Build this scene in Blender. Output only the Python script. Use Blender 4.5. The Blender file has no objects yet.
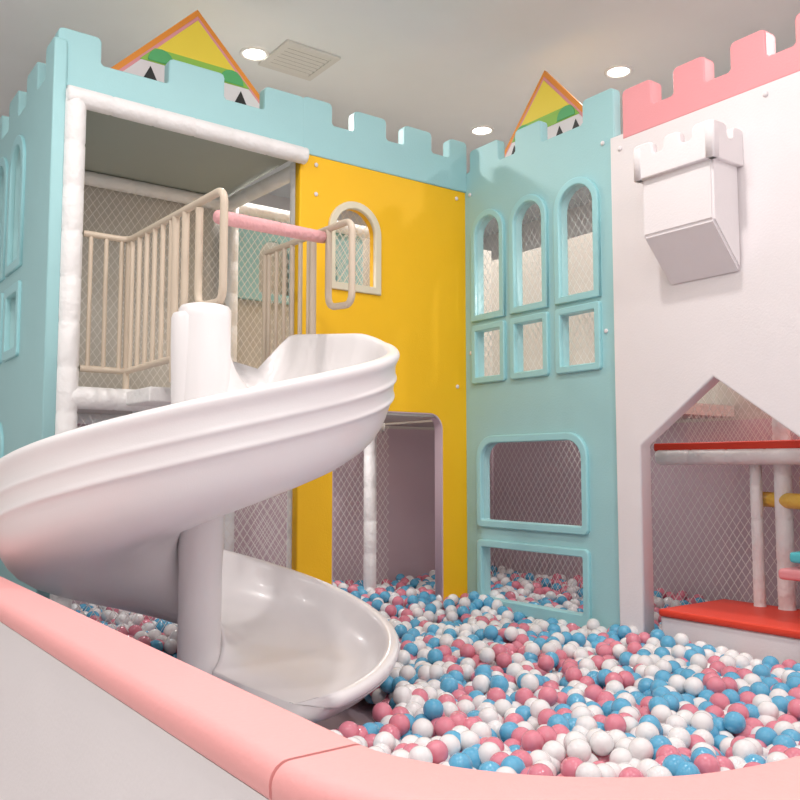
import bpy, bmesh, math, random
from mathutils import Vector, Matrix, noise
random.seed(7)
S=bpy.context.scene
COL=S.collection
X0=4.17; Y0=4.86; CEIL=4.6
# ------------------------------------------------------------ materials
def lin(c):
    r=[]
    for v in c:
        v=v/255.
        r.append(v/12.92 if v<=.04045 else ((v+.055)/1.055)**2.4)
    return (*r,1)
def mat(name,rgb,rough=.5,bump=0,bscale=60,var=.03,coat=0,metal=0):
    m=bpy.data.materials.new(name); m.use_nodes=True
    nt=m.node_tree; b=nt.nodes['Principled BSDF']
    c=lin(rgb)
    tc=nt.nodes.new('ShaderNodeTexCoord')
    n=nt.nodes.new('ShaderNodeTexNoise'); n.inputs['Scale'].default_value=3; n.inputs['Detail'].default_value=3
    nt.links.new(tc.outputs['Object'],n.inputs['Vector'])
    mx=nt.nodes.new('ShaderNodeMix'); mx.data_type='RGBA'
    mx.inputs[6].default_value=tuple(v*(1-var) for v in c[:3])+(1,)
    mx.inputs[7].default_value=tuple(min(1,v*(1+var)) for v in c[:3])+(1,)
    nt.links.new(n.outputs['Fac'],mx.inputs[0]); nt.links.new(mx.outputs[2],b.inputs['Base Color'])
    b.inputs['Roughness'].default_value=rough; b.inputs['Metallic'].default_value=metal
    b.inputs['Coat Weight'].default_value=coat; b.inputs['Coat Roughness'].default_value=.06
    if bump:
        n2=nt.nodes.new('ShaderNodeTexNoise'); n2.inputs['Scale'].default_value=bscale; n2.inputs['Detail'].default_value=2
        nt.links.new(tc.outputs['Object'],n2.inputs['Vector'])
        bp=nt.nodes.new('ShaderNodeBump'); bp.inputs['Strength'].default_value=bump; bp.inputs['Distance'].default_value=.01
        nt.links.new(n2.outputs['Fac'],bp.inputs['Height']); nt.links.new(bp.outputs['Normal'],b.inputs['Normal'])
    return m
def emis(name,rgb,st):
    m=bpy.data.materials.new(name); m.use_nodes=True
    b=m.node_tree.nodes['Principled BSDF']; b.inputs['Emission Color'].default_value=lin(rgb); b.inputs['Emission Strength'].default_value=st
    b.inputs['Base Color'].default_value=lin(rgb)
    return m
def netmat(name,rgb,cell=.05,w=.07):
    m=bpy.data.materials.new(name); m.use_nodes=True; nt=m.node_tree; N=nt.nodes; L=nt.links
    out=N['Material Output']; b=N['Principled BSDF']; b.inputs['Base Color'].default_value=lin(rgb); b.inputs['Roughness'].default_value=.7
    tc=N.new('ShaderNodeTexCoord'); sp=N.new('ShaderNodeSeparateXYZ'); L.new(tc.outputs['Object'],sp.inputs[0])
    def M(op,a,bb=None,cl=False):
        n=N.new('ShaderNodeMath'); n.operation=op
        for i,v in enumerate((a,bb)):
            if v is None: continue
            if isinstance(v,(int,float)): n.inputs[i].default_value=v
            else: L.new(v,n.inputs[i])
        return n.outputs[0]
    u=M('ADD',sp.outputs[0],sp.outputs[1]); v=M('MULTIPLY',sp.outputs[2],.7)
    ms=[]
    for op in ('ADD','SUBTRACT'):
        d=M('DIVIDE',M(op,u,v),cell); fr=M('FRACT',d); ms.append(M('LESS_THAN',fr,w))
    mk=M('MAXIMUM',ms[0],ms[1])
    tr=N.new('ShaderNodeBsdfTransparent'); mx=N.new('ShaderNodeMixShader')
    L.new(mk,mx.inputs[0]); L.new(tr.outputs[0],mx.inputs[1]); L.new(b.outputs[0],mx.inputs[2]); L.new(mx.outputs[0],out.inputs[0])
    return m
M_teal=mat('teal_vinyl',(162,207,210),.5,.12,90)
M_teal2=mat('teal_frame',(160,213,218),.4)
M_yel=mat('yellow_vinyl',(252,194,14),.55,.15,110)
M_white=mat('white_vinyl',(234,227,228),.5,.1,80)
M_pad=mat('white_padding',(236,233,232),.45,.9,22)
M_pink=mat('pink_vinyl',(238,166,164),.5,.1,80)
M_pinkm=mat('pink_battlement',(233,155,160),.5,.1,80)
M_slide=mat('slide_plastic',(240,235,235),.28,.05,200,coat=.15)
M_beige=mat('beige_metal',(205,188,168),.35)
M_cream=mat('cream_frame',(225,215,190),.45)
M_ceil=mat('ceiling_paint',(231,235,236),.8)
M_wall=mat('wall_paint',(222,218,216),.8)
M_inner=mat('inner_panel',(206,200,192),.7)
M_innerlow=mat('inner_low_panel',(206,182,190),.7)
M_roof=mat('bay_roof',(165,170,162),.8)
M_floor=mat('floor_vinyl',(222,218,217),.5)
M_red=mat('red_pad',(222,62,38),.45)
M_orange=mat('orange_board',(240,150,50),.5)
M_lime=mat('lime_board',(150,200,80),.5)
M_green=mat('green_board',(90,180,110),.5)
M_ygab=mat('gable_yellow',(250,222,70),.5)
M_black=mat('black_paint',(35,35,35),.5)
M_cyan=mat('cyan_pad',(90,200,210),.4)
M_pinktube=mat('pink_tube',(232,172,174),.5,.9,30)
M_net=netmat('white_net',(235,230,225),.055,.09)
M_ventm=mat('vent_metal',(215,215,210),.5)
M_ventd=mat('vent_inside',(110,110,108),.7)
M_light=emis('downlight_glow',(255,246,232),14)
M_trim=mat('downlight_trim',(240,240,238),.4)
M_bw=mat('ball_white',(234,231,231),.15,coat=.5)
M_bp=mat('ball_pink',(220,130,147),.15,coat=.5)
M_bb=mat('ball_blue',(92,172,209),.15,coat=.5)

# ------------------------------------------------------------ helpers
def empty(name,loc=(0,0,0)):
    e=bpy.data.objects.new(name,None); e.location=loc; COL.objects.link(e); return e
def add(name,me,m=None,parent=None,smooth=False):
    o=bpy.data.objects.new(name,me); COL.objects.link(o)
    if m and not me.materials: me.materials.append(m)
    if smooth:
        for p in me.polygons: p.use_smooth=True
    if parent:
        o.parent=parent; o.matrix_parent_inverse=Matrix.Translation(-parent.location)
    return o
def box(name,x0,x1,y0,y1,z0,z1,m,parent=None,bev=.0):
    bm=bmesh.new(); bmesh.ops.create_cube(bm,size=1)
    for v in bm.verts:
        v.co=Vector(((x0+x1)/2+v.co.x*(x1-x0),(y0+y1)/2+v.co.y*(y1-y0),(z0+z1)/2+v.co.z*(z1-z0)))
    if bev: bmesh.ops.bevel(bm,geom=bm.edges[:],offset=bev,segments=3,affect='EDGES',profile=.5)
    me=bpy.data.meshes.new(name); bm.to_mesh(me); bm.free()
    return add(name,me,m,parent)
def curve_mesh(name,splines,dims='3D',bevel=0,extrude=0,res=3,mapf=None,cyc=True):
    c=bpy.data.curves.new(name,'CURVE'); c.dimensions=dims; c.bevel_depth=bevel; c.extrude=extrude; c.bevel_resolution=res
    if dims=='2D': c.fill_mode='BOTH'
    else: c.use_fill_caps=True
    for pts in splines:
        s=c.splines.new('POLY'); s.points.add(len(pts)-1)
        for i,p in enumerate(pts): s.points[i].co=(p[0],p[1],p[2] if len(p)>2 else 0,1)
        s.use_cyclic_u=cyc
    o=bpy.data.objects.new('tmp',c); COL.objects.link(o)
    bpy.context.view_layer.update()
    dg=bpy.context.evaluated_depsgraph_get()
    me=bpy.data.meshes.new_from_object(o.evaluated_get(dg))
    bpy.data.objects.remove(o)
    me.name=name
    if mapf:
        for v in me.vertices: v.co=mapf(v.co)
        bm=bmesh.new(); bm.from_mesh(me); bmesh.ops.remove_doubles(bm,verts=bm.verts,dist=1e-5); bmesh.ops.recalc_face_normals(bm,faces=bm.faces); bm.to_mesh(me); bm.free()
    return me
def mapY(Y): return lambda c: Vector((c.x,Y+c.z,c.y))
def mapX(X): return lambda c: Vector((X+c.z,c.x,c.y))
def panel(name,mp,outer,holes,th,m,parent,bev=.01):
    me=curve_mesh(name,[outer]+holes,'2D',bev,th/2-bev,2,mp)
    return add(name,me,m,parent)
def rrect(a0,a1,b0,b1,r=.04,n=6,rt=None):
    rt=r if rt is None else rt
    pts=[]
    for cx,cy,s,rr in ((a1-rt,b1-rt,0,rt),(a0+rt,b1-rt,90,rt),(a0+r,b0+r,180,r),(a1-r,b0+r,270,r)):
        for i in range(n+1):
            t=math.radians(s+90*i/n); pts.append((cx+rr*math.cos(t),cy+rr*math.sin(t)))
    return pts
def arch(a0,a1,b0,b1,n=20):
    r=(a1-a0)/2; c=(a0+a1)/2
    pts=[(a0,b0),(a1,b0)]
    for i in range(n+1):
        t=math.pi*i/n; pts.append((c+r*math.cos(t),b1-r+r*math.sin(t)))
    return pts
def battle(a0,a1,b0,valley,top,mer,r=.02):
    pts=[(a1,b0),(a1,valley)] if not any(abs(e-a1)<1e-3 for s,e in mer) else [(a1,b0)]
    for s,e in sorted(mer,reverse=True):
        if abs(e-a1)>1e-3: pts+=[(e+.02,valley),(e,valley+.02)]
        pts+=[(e,top-r),(e-r*.3,top-r*.3),(e-r,top),(s+r,top),(s+r*.3,top-r*.3),(s,top-r)]
        if abs(s-a0)>1e-3: pts+=[(s,valley+.02),(s-.02,valley)]
    if not any(abs(s-a0)<1e-3 for s,e in mer): pts.append((a0,valley))
    pts.append((a0,b0))
    return pts
def ring(name,mp,out,inn,th,m,parent): return panel(name,mp,out,[inn],th,m,parent,.008)
def fillet(pts,r=.06,n=6):
    P=[Vector(p) for p in pts]; out=[]; N=len(P)
    for i in range(N):
        if i in(0,N-1): out.append(P[i]); continue
        a=P[i-1];b=P[i];c=P[(i+1)%N]
        d1=(a-b);d2=(c-b); rr=min(r,d1.length*.45,d2.length*.45)
        p=b+d1.normalized()*rr; q=b+d2.normalized()*rr
        for k in range(n+1):
            t=k/n; out.append(p*(1-t)**2+b*2*t*(1-t)+q*t*t)
    return out
def tubes(name,lines,r,m,parent=None,closed=False):
    me=curve_mesh(name,lines,'3D',r,0,4,None,closed)
    return add(name,me,m,parent,True)
def tube(name,a,b,r,m,parent=None): 
    a=Vector(a);b=Vector(b)
    L=(b-a).length; ax=(b-a).normalized(); up=Vector((0,0,1)) if abs(ax.z)<.9 else Vector((1,0,0))
    s=ax.cross(up).normalized(); t=ax.cross(s)
    bm=bmesh.new(); prev=None; K=20
    zs=[];d=0
    while d<L:
        zs+= [(d,.93),(d+.012,1.0),(min(L,d+.238),1.0)]; d+=.25
    zs=[z for z in zs if z[0]<L]+[(L,1.0)]
    for z,f in zs:
        c=a+ax*z; rg=[bm.verts.new(c+(s*math.cos(2*math.pi*k/K)+t*math.sin(2*math.pi*k/K))*r*f) for k in range(K)]
        if prev:
            for k in range(K): bm.faces.new((prev[k],prev[(k+1)%K],rg[(k+1)%K],rg[k]))
        else: bm.faces.new(rg)
        prev=rg
    bm.faces.new(prev); bmesh.ops.recalc_face_normals(bm,faces=bm.faces)
    me=bpy.data.meshes.new(name); bm.to_mesh(me); bm.free()
    return add(name,me,m,parent,True)
def quad(name,pts,m,parent=None):
    me=bpy.data.meshes.new(name); me.from_pydata([Vector(p) for p in pts],[],[tuple(range(len(pts)))]); return add(name,me,m,parent)
def bolts(name,pts,m,parent,axis):
    bm=bmesh.new()
    for p in pts:
        g=bmesh.ops.create_uvsphere(bm,u_segments=14,v_segments=8,radius=.015)
        for v in g['verts']:
            if axis=='Y': v.co.y*=.6
            else: v.co.x*=.6
            v.co+=Vector(p)
    me=bpy.data.meshes.new(name); bm.to_mesh(me); bm.free(); return add(name,me,m,parent,True)

# ------------------------------------------------------------ room
box('floor',-5,8,-4,9,-.1,0,M_floor)
box('ceiling',-5,8,-4,9,CEIL,CEIL+.1,M_ceil)
box('wall_right',8,8.1,-4,9,0,CEIL,M_wall)
box('wall_back',-5,8,9,9.1,0,CEIL,M_wall)
box('wall_left',-5.1,-5,-4,9,0,CEIL,M_wall)
def downlight(x,y,pw=38,Z=CEIL,nm='ceiling_downlight'):
    e=empty(nm,(x,y,Z))
    bm=bmesh.new(); K=32
    prof=[(.115,-.001),(.115,-.012),(.10,-.016),(.085,-.010),(.085,-.002)]
    rs=[[bm.verts.new((x+r*math.cos(2*math.pi*k/K),y+r*math.sin(2*math.pi*k/K),Z+z)) for k in range(K)] for r,z in prof]
    for a,b in zip(rs,rs[1:]):
        for k in range(K): bm.faces.new((a[k],a[(k+1)%K],b[(k+1)%K],b[k]))
    me=bpy.data.meshes.new('trim_ring'); bm.to_mesh(me); bm.free(); add('trim_ring',me,M_trim,e,True)
    quad('lamp_lens',[(x+.085*math.cos(2*math.pi*k/K),y+.085*math.sin(2*math.pi*k/K),Z-.006) for k in range(K)][::-1],M_light if pw>20 else M_trim,e)
    l=bpy.data.lights.new('lamp','AREA'); l.shape='DISK'; l.size=.17; l.energy=pw; l.color=(1,.965,.935)
    o=bpy.data.objects.new('lamp',l); o.location=(x,y,Z-.03); COL.objects.link(o); o.parent=e; o.matrix_parent_inverse=Matrix.Translation(-e.location)
for x,y in ((2.93,5.94),(5.48,4.45),(5.40,6.04),(.3,3.2),(2.6,2.6),(2.4,.2),(5.3,1.8),(0,.2),(-1.8,1.8),(.4,-2.3),(-2.3,4.6)):
    downlight(x,y)
for x,y in ((3.3,5.3),(2.0,5.5),(4.9,4.3)): downlight(x,y,5,1.718,'deck_fill_light')  # added fill lights under the decks, only to brighten the castle interior
v=empty('ceiling_air_vent',(3.27,5.83,CEIL))
me=curve_mesh('vent_frame',[rrect(3.27-.24,3.27+.24,5.83-.24,5.83+.24,.01),rrect(3.27-.19,3.27+.19,5.83-.19,5.83+.19,.01)],'2D',.003,.006,2,lambda c:Vector((c.x,c.y,CEIL-.01+c.z)))
add('vent_frame',me,M_ventm,v)
for i in range(7):
    y=5.83-.17+i*.0567
    quad('louvre_%d'%i,[(3.08,y-.014,CEIL-.006),(3.46,y-.014,CEIL-.006),(3.46,y+.014,CEIL-.02),(3.08,y+.014,CEIL-.02)],M_ventm,v)
quad('vent_dark',[(3.08,5.64,CEIL-.002),(3.08,6.02,CEIL-.002),(3.46,6.02,CEIL-.002),(3.46,5.64,CEIL-.002)],M_ventd,v)

# ------------------------------------------------------------ castle
C=empty('play_castle',(X0,Y0,0))
TH=.07
mp=mapY(Y0+.035)
yo=[(2.75,.12),(3.0,.12),(3.0,1.62)]
for i in range(1,9):
    t=math.radians(180-90*i/8); yo.append((3.12+.12*math.cos(t),1.63+.12*math.sin(t)))
for i in range(0,9):
    t=math.radians(90-90*i/8); yo.append((3.83+.12*math.cos(t),1.63+.12*math.sin(t)))
yo+=[(3.95,.12),(X0-.005,.12),(X0-.005,3.46),(2.75,3.46)]
panel('yellow_wall_panel',mp,yo,[arch(2.99,3.35,2.58,3.14)],TH,M_yel,C)
ring('window_frame_yellow',mapY(Y0-.005),arch(2.965,3.375,2.555,3.165),arch(3.0,3.34,2.59,3.13),.035,M_cream,C)
def door(o):
    x0_,x1_,zt,r=3.0-o,3.95+o,1.75+o,.12+o
    L_=[(x0_,.12)]
    for i in range(9):
        t=math.radians(180-90*i/8); L_.append((x0_+r+r*math.cos(t),zt-r+r*math.sin(t)))
    for i in range(9):
        t=math.radians(90-90*i/8); L_.append((x1_-r+r*math.cos(t),zt-r+r*math.sin(t)))
    L_.append((x1_,.12)); return L_
panel('door_edging',mapY(Y0+.045),door(.002)+door(-.012)[::-1],[],.085,M_innerlow,C,.003)
panel('yellow_battlement',mapY(Y0+.03),battle(2.765,X0,3.44,3.66,3.81,[(2.765,2.97),(3.17,3.42),(3.60,3.83),(4.02,X0)]),[],.085,M_teal,C)
panel('bay_battlement',mapY(Y0+.03),battle(1.2,2.755,3.45,3.64,3.80,[(1.2,1.42),(1.84,2.18),(2.48,2.755)]),[],.085,M_teal,C)
by0,by1=3.44,Y0
W=[(4.46,4.74),(4.04,4.33),(3.59,3.90)]
holes=[]
for a,b in W:
    holes.append(arch(a,b,2.46,3.20)); holes.append(rrect(a,b,2.0,2.36,.01))
holes.append(rrect(3.72,4.69,.97,1.54,.02,rt=.13)); holes.append(rrect(3.72,4.69,.42,.80,.02))
panel('blue_wall_panel',mapX(X0+.035),battle(by0,by1,.12,3.57,3.73,[(4.50,4.80),(4.07,4.31),(3.44,3.68)]),holes,TH,M_teal,C)
for i,(a,b) in enumerate(W):
    ring('arch_window_frame_%d'%i,mapX(X0-.008),arch(a-.028,b+.028,2.432,3.228),arch(a+.003,b-.003,2.463,3.197),.036,M_teal2,C)
    ring('small_window_frame_%d'%i,mapX(X0-.008),rrect(a-.028,b+.028,1.972,2.388,.015),rrect(a+.003,b-.003,2.003,2.357,.01),.036,M_teal2,C)
ring('lower_window_frame',mapX(X0-.008),rrect(3.688,4.722,.938,1.572,.03,rt=.155),rrect(3.722,4.688,.972,1.538,.02,rt=.13),.036,M_teal2,C)
ring('bottom_window_frame',mapX(X0-.008),rrect(3.688,4.722,.36,.832,.03),rrect(3.722,4.688,.425,.798,.02),.036,M_teal2,C)
wo=[(3.43,.12),(3.27,.12),(3.27,1.49),(2.76,1.86),(2.25,1.49),(2.25,.12),(-.6,.12),(-.6,3.39),(3.43,3.39)]
panel('white_wall_panel',mapX(X0+.02),wo,[],.10,M_white,C,.012)
mer=[(3.13,3.33)]
y=2.77
while y>-.6: mer.append((y,y+.19)); y-=.37
mer=[(s,e) for s,e in mer if s>-.58]
panel('pink_battlement',mapX(X0+.02),battle(-.6,3.33,3.37,3.50,3.66,mer),[],.105,M_pinkm,C)
LW=[(5.42,5.80),(5.88,6.27),(6.35,6.74),(6.82,7.2)]
holes=[]
for a,b in LW: holes+= [arch(a+.04,b-.04,2.60,3.36),rrect(a+.04,b-.04,2.06,2.42,.01)]
holes.append(rrect(5.78,7.0,.75,1.60,.05,rt=.15))
panel('teal_tower_side',mapX(1.2),battle(4.83,7.4,.12,3.55,3.73,[(4.83,5.0),(5.2,5.45),(5.68,5.93),(6.16,6.41),(6.64,6.9),(7.1,7.4)]),holes,.07,M_teal,C)
for i,(a,b) in enumerate(LW):
    ring('tower_arch_frame_%d'%i,mapX(1.165),arch(a,b,2.565,3.40),arch(a+.045,b-.045,2.605,3.355),.036,M_teal2,C)
    ring('tower_small_frame_%d'%i,mapX(1.165),rrect(a,b,2.02,2.46,.02),rrect(a+.045,b-.045,2.065,2.415,.01),.036,M_teal2,C)
ring('tower_lower_frame',mapX(1.165),rrect(5.74,7.04,.71,1.64,.06,rt=.18),rrect(5.785,6.995,.755,1.595,.05,rt=.15),.036,M_teal2,C)
P=[('pole_corner',(1.29,Y0-.02,.15),(1.29,Y0-.02,3.45),.06),
 ('beam_top',(1.24,Y0-.03,3.42),(2.76,Y0-.03,3.40),.055),
 ('beam_deck',(1.3,Y0-.02,1.735),(2.75,Y0-.02,1.735),.062),
 ('pole_bay_right',(2.80,Y0+.14,.15),(2.80,Y0+.14,3.4),.05),
 ('beam_roof_side',(2.80,Y0+.1,3.36),(2.80,6.2,3.40),.05),
 ('pole_inner_a',(3.74,5.5,.2),(3.74,5.5,1.7),.05),
 ('pole_back_left',(1.3,6.1,.2),(1.3,6.1,3.4),.05),
 ('pole_back_mid',(2.84,6.1,.2),(2.84,6.1,3.4),.05),
 ('beam_back',(1.3,6.12,3.4),(4.2,6.12,3.4),.05),
 ('beam_low_back',(1.3,6.0,1.7),(4.2,6.0,1.7),.05),
 ('pole_blue_in',(4.75,3.75,1.75),(4.75,3.75,3.3),.05),
 ('pole_blue_in2',(4.9,4.7,1.75),(4.9,4.7,3.3),.05),
 ('pole_house_a',(4.80,2.93,.3),(4.80,2.93,1.45),.035),
 ('pole_house_b',(4.82,2.77,.3),(4.82,2.77,1.75),.05),
 ('beam_house',(4.70,3.55,1.42),(4.73,1.2,1.42),.05)]
for n,a,b,r in P: tube(n,a,b,r,M_pad,C)
box('upper_deck',1.27,4.1,Y0+.02,6.2,1.72,1.80,M_inner,C)
box('side_deck',4.28,5.65,3.6,6.2,1.72,1.80,M_inner,C)
box('deck_extension',1.6,2.5,4.42,Y0+.02,1.70,1.78,M_pad,C,.01)
box('bay_roof',1.24,2.78,Y0+.06,6.24,3.45,3.50,M_roof,C)
box('red_deck',4.68,5.6,.5,3.58,1.46,1.51,M_red,C,.01)
box('back_panel_upper',1.24,5.7,6.25,6.3,1.7,3.5,M_inner,C)
box('back_panel_lower',1.24,5.7,6.25,6.3,.1,1.7,M_innerlow,C)
box('right_back_upper',5.7,5.75,-.6,6.3,1.7,3.4,M_inner,C)
box('right_back_lower',5.7,5.75,-.6,6.3,.1,1.7,M_innerlow,C)
panel('inner_teal_panel',mapY(6.18),rrect(2.86,4.1,2.7,3.36,.02),[arch(3.1,3.4,2.75,3.2),arch(3.55,3.85,2.75,3.2)],.04,M_teal,C)
def netY(n,x0,x1,y,z0,z1): quad(n,[(x0,y,z0),(x1,y,z0),(x1,y,z1),(x0,y,z1)],M_net,C)
def netX(n,x,y0,y1,z0,z1): quad(n,[(x,y0,z0),(x,y1,z0),(x,y1,z1),(x,y0,z1)],M_net,C)
netY('net_bay_back',1.3,4.1,6.1,1.8,3.4)
netY('net_bay_low',1.3,2.76,Y0+.08,.3,1.65)
netY('net_yellow_low',2.8,4.2,5.9,.3,1.7)
netX('net_blue_up',X0+.14,3.4,4.86,1.9,3.4)
netX('net_low_right',4.95,-.5,5.88,.3,1.70)
netX('net_house_up',4.80,.5,3.4,1.5,2.6)
netX('net_left',1.32,4.9,7.2,1.7,3.4)
netY('net_yellow_win',2.8,3.6,Y0+.14,2.4,3.3)
bolts('panel_bolts_yellow',[(2.86,Y0-.005,3.37),(4.08,Y0-.005,3.37),(2.85,Y0-.005,2.2),(4.08,Y0-.005,1.95),(2.86,Y0-.005,3.17)],M_white,C,'Y')
bolts('panel_bolts_blue',[(X0-.005,3.52,3.40),(X0-.005,4.80,3.40),(X0-.005,3.52,2.2),(X0-.005,4.8,2.2),(X0-.035,2.4,3.31),(X0-.035,3.36,3.31)],M_white,C,'X')

# ------------------------------------------------------------ turret ornament
T=empty('castle_turret_ornament',(4.0,2.8,2.9))
xf=3.90;xb=X0-.032;a0,a1=2.57,3.02
bm=bmesh.new()
V=[bm.verts.new(p) for p in [(xf,a0,2.64),(xf,a1,2.64),(xf,a1,3.03),(xf,a0,3.03),(xb,a0,3.03),(xb,a1,3.03),(xb,a0,2.39),(xb,a1,2.39)]]
for f in [(0,1,2,3),(3,2,5,4),(0,3,4,6),(1,7,5,2),(0,6,7,1),(6,4,5,7)]: bm.faces.new([V[i] for i in f])
bmesh.ops.recalc_face_normals(bm,faces=bm.faces)
bmesh.ops.bevel(bm,geom=bm.edges[:],offset=.012,segments=3,affect='EDGES')
me=bpy.data.meshes.new('turret_body'); bm.to_mesh(me); bm.free(); add('turret_body',me,M_white,T)
ov=.025
panel('turret_front_battlement',mapX(xf-.005),battle(a0-ov,a1+ov,2.97,3.08,3.155,[(a0-ov,a0+.09),(a0+.18,a1-.18),(a1-.09,a1+ov)]),[],.05,M_white,T,.008)
for nm,yy in (('turret_side_battlement',a0-.005),('turret_far_battlement',a1+.005)):
    panel(nm,mapY(yy),battle(xf-ov,xb,2.97,3.08,3.155,[(xf-ov,xf+.09),(xb-.08,xb)]),[],.05,M_white,T,.008)

# ------------------------------------------------------------ gables
def gable(mp,ux,apex,hw,hgt,P_):
    def tri(n,c,a,h,w,m,th): panel(n,mp,[(c-w,a-h),(c+w,a-h),(c,a)],[],th,m,P_,.004)
    k=hw/hgt
    tri('board_back',ux,apex,hgt,hw,M_orange,.03)
    tri('board_pink',ux,apex-.05,hgt-.06,(hgt-.06)*k,M_pinkm,.04)
    tri('board_yellow',ux,apex-.08,.28,.28*k,M_ygab,.05)
    z=apex-.36
    panel('band_lime',mp,[(ux-.38*k,z-.09),(ux+.38*k,z-.09),(ux+.29*k,z),(ux-.29*k,z)],[],.055,M_lime,P_,.004)
    panel('band_white',mp,[(ux-.59*k,z-.31),(ux+.59*k,z-.31),(ux+.38*k,z-.10),(ux-.38*k,z-.10)],[],.055,M_white,P_,.004)
    for i in range(5):
        c=ux-.32+i*.16
        panel('black_tri_%d'%i,mp,[(c-.055,z-.24),(c+.055,z-.24),(c,z-.13)],[],.062,M_black,P_,.002)
    for s in (-1,1):
        pts=[(ux+s*.25*k+.085*math.cos(math.pi*j/12),z-.085+.085*math.sin(math.pi*j/12)) for j in range(13)]
        panel('green_arc%d'%s,mp,pts,[],.07,M_green,P_,.003)
G=empty('painted_roof_gable',(2.2,5.3,3.5)); gable(mapY(Y0+.48),2.20,4.44,.86,.86,G)
box('gable_support',2.15,2.25,Y0+.5,Y0+.56,3.50,4.2,M_wall,G)
G=empty('painted_roof_gable',(4.6,4.47,3.5)); gable(mapX(X0+.48),4.47,4.37,.78,.86,G)
box('gable_support',X0+.5,X0+.56,4.42,4.52,1.8,4.1,M_wall,G)

# ------------------------------------------------------------ slide
SL=empty('spiral_slide',(1.58,3.67,.3)); cx,cy=1.58,3.67
def interp(tab,x):
    if x>=tab[0][0]: return tab[0][1]
    for (a,fa),(b,fb) in zip(tab,tab[1:]):
        if x>=b: return fa+(fb-fa)*(a-x)/(a-b)
    return tab[-1][1]
def sm(tab,x): return sum(interp(tab,x+d) for d in range(-24,25,8))/7
FT=[(36,1.66),(0,1.50),(-90,1.17),(-180,.85),(-270,.60),(-330,.46),(-404,.40)]
HT=[(36,.37),(-200,.37),(-270,.27),(-330,.18),(-404,.07)]
frames=[]
for i in range(9):
    t=i/9; frames.append((cx,4.44+(cy-4.44)*t,0,1.75-.09*t,.37))
th=0
while th>=-441:
    tc=th+36.2; frames.append((cx,cy,th,sm(FT,tc) if th<-12 else interp(FT,tc),sm(HT,tc))); th-=5
prof=[(.09,0,.95),(.115,0,.7),(.15,0,.4),(.22,0,.17),(.34,0,.04),(.48,0,0),(.62,0,.04),(.72,0,.17),(.785,0,.45),(.815,0,.8),(.828,0,.97),(.84,.012,1.0),(.865,.016,1.0),(.888,.008,1.0),(.895,-.015,1.0),(.885,-.035,1.0),
 (.872,-.045,.97),(.872,0,.72),(.880,0,.70),(.880,0,.66),(.866,0,.64),(.862,0,.50),(.870,0,.48),(.870,0,.44),(.853,0,.42),(.835,0,.24),(.80,-.02,.08),(.72,-.06,0),(.58,-.085,0),(.4,-.09,0),(.22,-.07,.03),(.09,-.06,.12)]
bm=bmesh.new(); prev=None
for x,y,t,F,h in frames:
    a=math.radians(t)
    rg=[bm.verts.new((x+r*math.cos(a),y+r*math.sin(a),F+b+k*h)) for r,b,k in prof]
    if prev:
        n=len(rg)
        for k in range(n): bm.faces.new((prev[k],prev[(k+1)%n],rg[(k+1)%n],rg[k]))
    else: bm.faces.new(rg)
    prev=rg
bm.faces.new(prev[::-1]); bmesh.ops.recalc_face_normals(bm,faces=bm.faces)
me=bpy.data.meshes.new('chute'); bm.to_mesh(me); bm.free(); o=add('chute',me,M_slide,SL,True)
o.modifiers.new('sub','SUBSURF').levels=1; o.modifiers['sub'].render_levels=1
def lathe(name,ox,oy,pr,K=40):
    bm=bmesh.new(); prev=None
    for z,r in pr:
        rg=[bm.verts.new((ox+r*math.cos(2*math.pi*k/K),oy+r*math.sin(2*math.pi*k/K),z)) for k in range(K)]
        if prev:
            for k in range(K): bm.faces.new((prev[k],prev[(k+1)%K],rg[(k+1)%K],rg[k]))
        prev=rg
    bm.faces.new(prev)
    me=bpy.data.meshes.new(name); bm.to_mesh(me); bm.free(); add(name,me,M_slide,SL,True)
lathe('center_pole',cx,cy,[(.15,.095),(.9,.095),(1.0,.10),(1.45,.105),(1.6,.118),(2.03,.118),(2.07,.118),(2.085,.108),(2.09,.09)])
lathe('pole_flange',cx-.035,cy+.026,[(1.45,.08),(1.6,.10),(1.90,.108),(2.03,.108),(2.05,.10),(2.055,.08)])

# ------------------------------------------------------------ railings
def bars(p,q,z0,z1,n):
    r=[]
    for i in range(n):
        t=(i+.5)/n; x=p[0]+(q[0]-p[0])*t; y=p[1]+(q[1]-p[1])*t; r.append([(x,y,z0),(x,y,z1)])
    return r
R=empty('safety_railing',(1.62,4.4,1.8))
X1=1.62
tubes('rails',[fillet([(1.36,Y0,2.66),(X1,Y0,2.66),(X1,3.57,2.62),(X1,3.57,2.10),(X1,3.85,2.12),(X1,3.85,2.6)],.07),
   [(1.36,Y0,1.90),(X1,Y0,1.90),(X1,4.15,1.90)],
   [(X1,4.15,1.78),(X1,4.15,2.63)],[(X1,4.02,1.78),(X1,4.02,2.62)],[(X1,Y0,1.76),(X1,Y0,2.66)]],.019,M_beige,R)
tubes('bars',bars((1.36,Y0),(X1,Y0),1.9,2.66,3)+bars((X1,Y0),(X1,4.15),1.9,2.64,6),.013,M_beige,R)
tube('padded_crossbar',(X1+.02,3.68,2.52),(2.45,4.08,2.64),.034,M_pinktube,R)
R=empty('safety_railing',(2.46,4.4,1.8)); X2=2.47
tubes('rails',[fillet([(X2,Y0-.05,2.70),(X2,3.81,2.68),(X2,3.81,2.22),(X2,4.05,2.24),(X2,4.05,2.68)],.07),
   [(X2,Y0-.05,1.88),(X2,4.22,1.88)],[(X2,4.22,1.78),(X2,4.22,2.68)],[(X2,Y0-.05,1.78),(X2,Y0-.05,2.70)]],.019,M_beige,R)
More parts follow.
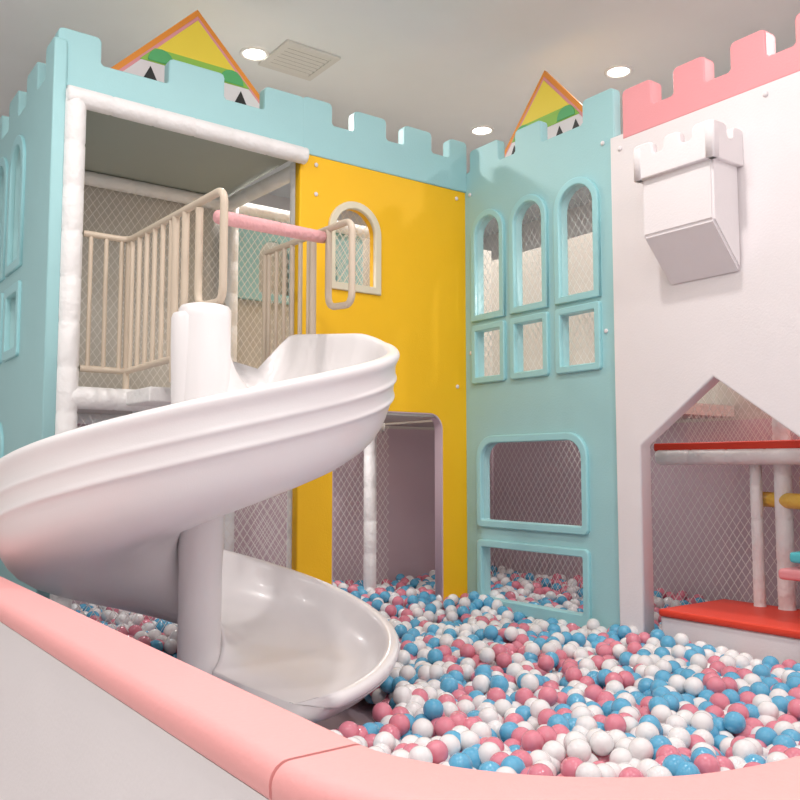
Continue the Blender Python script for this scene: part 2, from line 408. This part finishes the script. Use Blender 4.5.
tubes('bars',bars((X2,Y0-.05),(X2,4.22),1.88,2.68,6),.013,M_beige,R)

# ------------------------------------------------------------ pit wall (rounded corner, one seam)
W_=empty('ball_pit_wall',(.63,1.1,0))
def sweep(name,path,prof,m):
    bm=bmesh.new(); prev=None
    for (px,py,nx,ny) in path:
        rg=[bm.verts.new((px+nx*w,py+ny*w,z)) for w,z in prof]
        if prev:
            n=len(rg)
            for k in range(n): bm.faces.new((prev[k],prev[(k+1)%n],rg[(k+1)%n],rg[k]))
        else: bm.faces.new(rg)
        prev=rg
    bm.faces.new(prev[::-1]); bmesh.ops.recalc_face_normals(bm,faces=bm.faces)
    me=bpy.data.meshes.new(name); bm.to_mesh(me); bm.free()
    return add(name,me,m,W_)
XC=.650
pathA=[(XC,1.078+(6.6-1.078)*(1-i/8),-1,0) for i in range(9)]
inner=[Vector(p) for p in [(.735,1.25),(.735,1.07),(.757,.985),(.815,.885),(.90,.80),(1.02,.727),(1.19,.69),(1.42,.675),(1.8,.67),(2.6,.67),(3.4,.67),(4.13,.67),(4.6,.67)]]
pathB=[]
for i in range(1,len(inner)-2):
    p0,p1,p2,p3=inner[i-1:i+3]
    for k in range(6):
        t=k/6
        q=.5*((2*p1)+(p2-p0)*t+(2*p0-5*p1+4*p2-p3)*t*t+(3*p1-p0-3*p2+p3)*t**3)
        d=.5*((p2-p0)+2*(2*p0-5*p1+4*p2-p3)*t+3*(3*p1-p0-3*p2+p3)*t*t); d.normalize()
        nrm=Vector((d.y,-d.x))   # outward (away from pit)
        if i==1 and k==0: nrm=Vector((-1,0))
        c=q+nrm*.085; pathB.append((c.x,c.y,nrm.x,nrm.y))
pathB.append((4.13,.585,0,-1))
cap=[]
for c_w,c_z,s in ((.052,.92,0),(-.055,.915,90)):
    for i in range(9):
        t=math.radians(s+90*i/8); cap.append((c_w+.030*math.cos(t),c_z+(.030 if s==0 else .035)*math.sin(t)))
cap+=[(-.085,.83),(-.08,.825),(.074,.896),(.081,.904)]
body=[(.075,.02),(.075,.896),(-.07,.825),(-.07,.02)]
for nm,pa in (('side',pathA),('front',pathB)):
    for o in (sweep('cap_'+nm,pa,cap,M_pink),sweep('panel_'+nm,pa,body,M_white)):
        for p in o.data.polygons: p.use_smooth=True
        o.modifiers.new('es','EDGE_SPLIT').split_angle=math.radians(40)

# ------------------------------------------------------------ bench & climbing things
B=empty('padded_bench',(4.5,2.6,.2))
box('bench_base',4.26,4.9,1.3,3.24,.12,.49,M_white,B,.02)
box('bench_seat',4.24,4.9,1.3,3.24,.485,.53,M_red,B,.018)
K_=empty('climbing_step_frame',(4.9,2.6,.5))
M_yt=mat('yellow_tube',(232,190,80),.5,.9,30)
tube('yellow_beam',(4.95,3.0,1.16),(4.5,2.2,1.16),.045,M_yt,K_)
tube('yellow_post',(4.7,2.55,1.1),(4.7,2.55,1.3),.045,M_yt,K_)
box('cyan_step',4.55,4.8,2.3,2.60,.83,.89,M_cyan,K_,.02)
box('pink_step',4.5,4.8,2.2,2.64,.74,.80,M_pinkm,K_,.02)
tube('step_post',(4.6,2.45,.54),(4.6,2.45,1.2),.04,M_pad,K_)

# ------------------------------------------------------------ balls
pts=[];cols=[]
sp=.081
def inslide(x,y):
    dx,dy=x-cx,y-cy; r=math.hypot(dx,dy)
    if r>.90: return False
    tcam=(math.degrees(math.atan2(dy,dx))+36.2)%360
    return tcam>=321 or tcam<=125
for layer,(dz,keep) in enumerate(((.040,.36),(0,.92),(-.055,1),(-.11,1))):
    j=0;y=.76
    while y<6.15:
        x=.80+(j%2)*sp/2+ (layer%2)*.04
        while x<5.6:
            if random.random()<keep and not (x>4.20 and y<3.3) and not (x<.97 and y<.90):
                px=x+random.uniform(-.021,.021); py=y+random.uniform(-.021,.021)
                if not inslide(px,py):
                    z=.33+dz+.06*noise.noise(Vector((px*1.3,py*1.3,0)))+random.uniform(-.018,.018)
                    if py>4.6: z+=.03
                    if not(px<1.35 and py>4.7): pts.append((px,py,z)); cols.append(random.choices((0,1,2),(.40,.32,.28))[0])
            x+=sp
        y+=sp*.88; j+=1
me=bpy.data.meshes.new('ball_pit_balls'); me.from_pydata(pts,[],[])
at=me.attributes.new('kind','INT','POINT'); at.data.foreach_set('value',cols)
ob=bpy.data.objects.new('ball_pit_balls',me); COL.objects.link(ob)
for m in (M_bw,M_bp,M_bb): me.materials.append(m)
ng=bpy.data.node_groups.new('scatter_balls','GeometryNodeTree')
ng.interface.new_socket(name='Geometry',in_out='INPUT',socket_type='NodeSocketGeometry')
ng.interface.new_socket(name='Geometry',in_out='OUTPUT',socket_type='NodeSocketGeometry')
gi=ng.nodes.new('NodeGroupInput');go=ng.nodes.new('NodeGroupOutput');jn=ng.nodes.new('GeometryNodeJoinGeometry')
na=ng.nodes.new('GeometryNodeInputNamedAttribute'); na.data_type='INT'; na.inputs['Name'].default_value='kind'
for i,m in enumerate((M_bw,M_bp,M_bb)):
    ic=ng.nodes.new('GeometryNodeMeshIcoSphere'); ic.inputs['Radius'].default_value=.0415; ic.inputs['Subdivisions'].default_value=4
    ss=ng.nodes.new('GeometryNodeSetShadeSmooth'); sm_=ng.nodes.new('GeometryNodeSetMaterial'); sm_.inputs['Material'].default_value=m
    cp=ng.nodes.new('FunctionNodeCompare'); cp.data_type='INT'; cp.operation='EQUAL'
    iA=[s for s in cp.inputs if s.type=='INT']; ng.links.new(na.outputs[0],iA[0]); iA[1].default_value=i
    ip=ng.nodes.new('GeometryNodeInstanceOnPoints')
    ng.links.new(ic.outputs[0],ss.inputs[0]); ng.links.new(ss.outputs[0],sm_.inputs[0]); ng.links.new(sm_.outputs[0],ip.inputs['Instance'])
    ng.links.new(gi.outputs[0],ip.inputs['Points']); ng.links.new(cp.outputs[0],ip.inputs['Selection']); ng.links.new(ip.outputs[0],jn.inputs[0])
ng.links.new(jn.outputs[0],go.inputs[0])
ob.modifiers.new('scatter','NODES').node_group=ng
box('ball_pit_base',.76,5.68,.70,6.24,0,.12,M_innerlow)

# ------------------------------------------------------------ light, world, camera
w=bpy.data.worlds.new('World'); S.world=w; w.use_nodes=True
w.node_tree.nodes['Background'].inputs[0].default_value=(.99,.98,.985,1); w.node_tree.nodes['Background'].inputs[1].default_value=1.08
cam=bpy.data.cameras.new('camera'); cam.lens=38.7; cam.sensor_width=36
co=bpy.data.objects.new('camera',cam); co.location=(0,0,1.35); co.rotation_euler=(math.radians(94.52),0,math.radians(-36.2)); COL.objects.link(co); S.camera=co
S.view_settings.view_transform='Standard'
